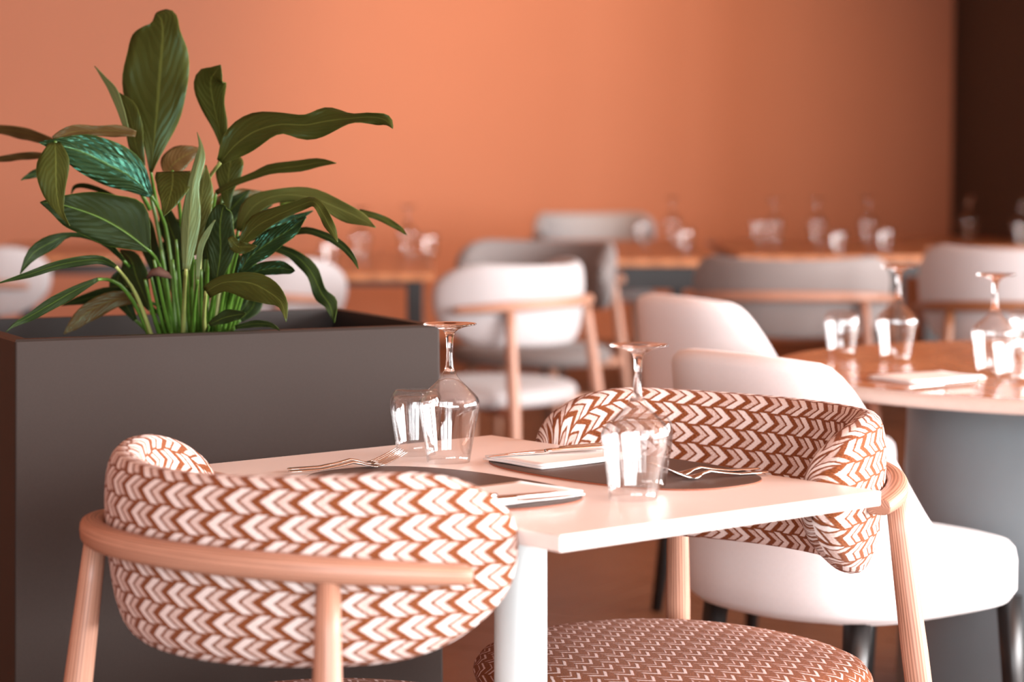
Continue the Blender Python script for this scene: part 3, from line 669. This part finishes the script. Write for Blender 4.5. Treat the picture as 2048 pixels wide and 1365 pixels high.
# ------------------------------------------------------------------ white upholstered chairs
def make_white(label):
    t = empty('upholstered_chair'); tag(t, label, 'chair', 'white upholstered chairs at the round table')
    # shell: wraps the seat from behind, high back running down into low wings
    n, zs = 48, 12; V, Fc = [], []
    TH = math.radians(106)
    def ztop(s):
        a = abs(s); k = min(1, max(0, (a - .36) / .62)); k = k * k * (3 - 2 * k)
        return .850 - .012 * (a / .36 if a < .36 else 1) ** 2 - .395 * k
    def plan(s, r, z):
        th = s * TH; e = 2 / 2.5; c, q_ = math.sin(th), -math.cos(th)
        lean = 1 + .16 * max(0, (z - .42)) / .42
        x = (.255 + r) * math.copysign(abs(c) ** e, c); y = (.275 + r) * math.copysign(abs(q_) ** e, q_)
        return (x * (1 + .06 * (lean - 1)), (y * lean if y < 0 else y), z)
    cols = []
    for j in range(n + 1):
        s = -1 + 2 * j / n; zt = ztop(s); zb = .362; T_ = .028
        col = [plan(s, T_ * .2, zb)]
        for i in range(zs + 1):
            z = zb + .02 + (zt - zb - .045) * i / zs; col.append(plan(s, T_, z))
        for a in (30, 60, 90, 120, 150): col.append(plan(s, T_ * math.cos(math.radians(a)), zt - .025 + .025 * math.sin(math.radians(a))))
        for i in range(zs + 1):
            z = zt - .025 - (zt - zb - .045) * i / zs; col.append(plan(s, -T_, z))
        col.append(plan(s, -T_ * .2, zb)); cols.append(col)
    w_ = len(cols[0])
    V = [p for c in cols for p in c]
    for j in range(n):
        for i in range(w_): k = (i + 1) % w_; Fc.append((j * w_ + i, j * w_ + k, (j + 1) * w_ + k, (j + 1) * w_ + i))
    Fc.append(tuple(range(w_))[::-1]); Fc.append(tuple(n * w_ + i for i in range(w_)))
    mesh('backrest', V, Fc, M['white'], t)
    prof = [(0, .350), (.86, .350), (.95, .358), (1, .38), (1, .435), (.985, .458), (.95, .470), (.86, .477), (.5, .482), (0, .484)]
    m = 56; V, Fc = [], []
    for q_, z in prof:
        for i in range(m):
            a = 2 * PI * i / m; c, s = math.cos(a), math.sin(a); e = 2 / 3.6
            V.append((.255 * q_ * math.copysign(abs(c) ** e, c), .022 + .262 * q_ * math.copysign(abs(s) ** e, s), z))
    for j in range(len(prof) - 1):
        for i in range(m): k = (i + 1) % m; Fc.append((j * m + i, j * m + k, (j + 1) * m + k, (j + 1) * m + i))
    mesh('seat', V, Fc, M['white'], t)
    for sx in (-1, 1):
        for sy, yy, sp in ((-1, -.17, -.12), (1, .24, .03)):
            P_ = [(sx * (.19 + (.352 - z) * .06), yy + sp * (.352 - z), z) for z in (.362, .2, 0)]
            v, f, _ = sweep(P_, [(.0225, .0225), (.019, .019), (.013, .013)], 14, power=3.2); mesh('leg', v, f, M['black'], t)
    return t
wc = make_white('white upholstered chair with black legs directly behind the far chevron chair')
wc.location = (.650, 4.60, 0); wc.rotation_euler = (0, 0, math.atan2(-.80, .60))
wc2 = copy_tree(wc); wc2['label'] = 'white upholstered chair farther back, its rounded back just above the nearer white one'
wc2.location = (.67, 6.22, 0); wc2.rotation_euler = (0, 0, math.atan2(-.86, .50))

# ------------------------------------------------------------------ round table and what stands on it
RC = Vector((1.30, 5.16)); RR = .745
rt = empty('round_table', (RC.x, RC.y, 0)); tag(rt, 'large round wooden table on a blue grey drum base', 'table')
v, f = lathe([(.0001, H - .03), (RR - .012, H - .03), (RR - .004, H - .026)], 96); mesh('underside', v, f, M['roundedge'], rt, False)
v, f = lathe([(RR - .004, H - .026), (RR, H - .018), (RR, H - .010), (RR - .002, H - .004), (RR - .006, H)], 96); mesh('edge_band', v, f, M['roundedge'], rt)
v, f = lathe([(RR - .006, H), (RR * .5, H), (.0001, H)], 96); mesh('tabletop', v, f, M['roundtop'], rt, False)
v, f = lathe([(.0001, 0), (.46, 0), (.465, .01), (.455, .35), (.445, H - .05), (.42, H - .0302), (.0001, H - .0302)], 80); mesh('drum_base', v, f, M['drum'], rt)
G = 'glasses on the round table'
q = on(1684, 713, H); make_tumbler('upturned tumbler on the round table, beside the white chair back', q, G)
q = on(1791, 722, H); make_wine('upside down wine glass on the round table, between a tumbler and the far grey chair', q, (.03, 0), G, 0)
q = on(1985, 750, H); make_wine('upside down wine glass behind the napkin on the round table', q, (.02, 0), G, 0)
q = on(2024, 764, H); make_tumbler('upturned tumbler in front of the wine glass behind the round table napkin', q, G)
q = on(2052, 708, H); make_tumbler('upturned tumbler farthest back on the round table, at the picture edge', q, G)
nq = (on(1752, 764, H) + on(1972, 764, H)) / 2; nq.y += .05
make_napkin('white folded napkin with a knife near the rim of the round table', (nq.x, nq.y, H + .0006), .135, .20, math.radians(-58), 'napkin on the round table')
make_knife('knife lying on the round table napkin', on(1815, 771, H + .012), on(1960, 757, H + .012) - on(1815, 771, H + .012), H + .0072, 'knife on the round table')

# ------------------------------------------------------------------ background chairs
bg = {}
def bg_chair(label, px, rail_y, look, fab, wood='ash', z1=.842, grp='pale tub chairs farther back'):
    key = (fab, wood, z1)
    o = copy_tree(bg[key]) if key in bg else make_tub(label, fab, wood, z1)
    bg.setdefault(key, o)
    tag(o, label, 'chair', grp)
    q_ = on(px, rail_y, .712); o.location = (q_.x, q_.y + .12, 0); o.rotation_euler = (0, 0, math.atan2(-look[0], look[1]))
    return o
bg_chair('pale tub chair with wooden rail and legs, seen from behind beyond the first wine glass', 962, 608, (-.85, .52), 'pale')
bg_chair('grey tub chair with wooden rail behind the two white chairs', 1592, 592, (.12, 1), 'grey')
bg_chair('white tall backed tub chair with dark rail behind the round table', 2062, 612, (.15, 1), 'pale', 'walnut', .90)
bg_chair('pale tub chair behind the planter, partly hidden by drooping leaves', 552, 591, (.6, .8), 'pale')
bg_chair('pale tub chair at the picture edge behind the left leaves', 22, 562, (.8, .6), 'pale')
bg_chair('grey tub chair turned towards us, its rounded end beside the pale chair', 1058, 560, (-.45, -.9), 'grey')
bg_chair('pale tub chair by the orange wall, at the far side of the dark table', 1195, 480, (.2, -1), 'pale')

# ------------------------------------------------------------------ background tables and glasses
def sq_table(label, cx, cy, wx, wy, rz, top, apron, th=.03):
    t = empty('dining_table', (cx, cy, 0), rz); tag(t, label, 'table', 'square dining tables farther back')
    v, f = boxv(-wx / 2, wx / 2, -wy / 2, wy / 2, H - th, H); mesh('tabletop', v, f, M[top], t, False, bevel=.004)
    v, f = join([boxv(-wx / 2 + .06, wx / 2 - .06, -wy / 2 + .05, -wy / 2 + .08, H - th - apron, H - th), boxv(-wx / 2 + .06, wx / 2 - .06, wy / 2 - .08, wy / 2 - .05, H - th - apron, H - th),
                 boxv(-wx / 2 + .05, -wx / 2 + .08, -wy / 2 + .08, wy / 2 - .08, H - th - apron, H - th), boxv(wx / 2 - .08, wx / 2 - .05, -wy / 2 + .08, wy / 2 - .08, H - th - apron, H - th)])
    mesh('apron', v, f, M['black'], t, False)
    for sx in (-1, 1):
        for sy in (-1, 1):
            x, y = sx * (wx / 2 - .07), sy * (wy / 2 - .07)
            v, f = boxv(x - .03, x + .03, y - .03, y + .03, 0, H - th - .001); mesh('leg', v, f, M['black'], t, False, bevel=.003)
    return t
def T(px, py): return on(px, py, H)
sq_table('orange wood table with pale front edge behind the planter end', -.745, 9.77, .85, 1.72, math.radians(2), 'darktop', .02)
sq_table('orange wood table with black apron behind the farther white chair', .50, 11.02, .78, 2.04, 0, 'darktop', .10)
sq_table('orange wood table set with glasses behind the grey chair', 1.42, 11.2, .9, 1.8, 0, 'darktop', .06)
sq_table('orange wood table in the dark corner behind the tall backed chair', 2.175, 11.75, .55, 1.3, 0, 'darktop', .05)
sq_table('orange wood table behind the left leaves of the plant', -1.85, 11.0, 1.0, 1.5, math.radians(5), 'darktop', .05)
GB = 'glasses on the background tables'
def gl(kind, px, py, label):
    q_ = T(px, py)
    (make_tumbler if kind == 't' else make_wine)(label, (q_.x, q_.y, H), group=GB)
gl('t', 660, 530, 'upturned tumbler glinting just right of the drooping leaf tip')
gl('w', 722, 516, 'upside down wine glass on the table behind the right leaf tips')
gl('t', 858, 514, 'upturned tumbler glinting above the left end of the pale chair')
gl('w', 816, 508, 'upside down wine glass beside the tumbler above the pale chair')
gl('t', 1283, 484, 'upturned tumbler on the dark aproned table, the farther one')
gl('w', 1345, 480, 'upside down wine glass between two tumblers on the dark aproned table')
gl('t', 1371, 500, 'upturned tumbler on the dark aproned table, the nearer one')
gl('t', 1517, 481, 'upturned tumbler above the left end of the grey chair')
gl('w', 1548, 484, 'upside down wine glass beside the tumbler above the grey chair left end')
gl('w', 1634, 482, 'upside down wine glass above the middle of the grey chair')
gl('t', 1675, 506, 'upturned tumbler right of the middle above the grey chair')
gl('t', 1770, 500, 'upturned tumbler above the right end of the grey chair')
gl('w', 1735, 480, 'upside down wine glass above the right end of the grey chair')
gl('w', 1936, 478, 'upside down wine glass in the dark corner above the tall backed chair')
gl('w', 2042, 488, 'upside down wine glass in the dark corner at the picture edge')

# ------------------------------------------------------------------ ceiling lamps (they glint in the glasses)
v, f = lathe([(.045, 0), (.045, -.012), (.036, -.014)], 24); lm = None
k = 0
for x in (-2.6, -.9, .8, 2.5):
    for y in (.6, 2.6, 4.6, 6.6, 8.6):
        k += 1; o = mesh('trim_%d' % k, v, f, M['frame'], None); o.location = (x, y, ZC); struct(o)
        vv, ff = lathe([(.036, -.012), (.0001, -.012)], 24); mesh('lens', vv, ff, M['lamp'], o)
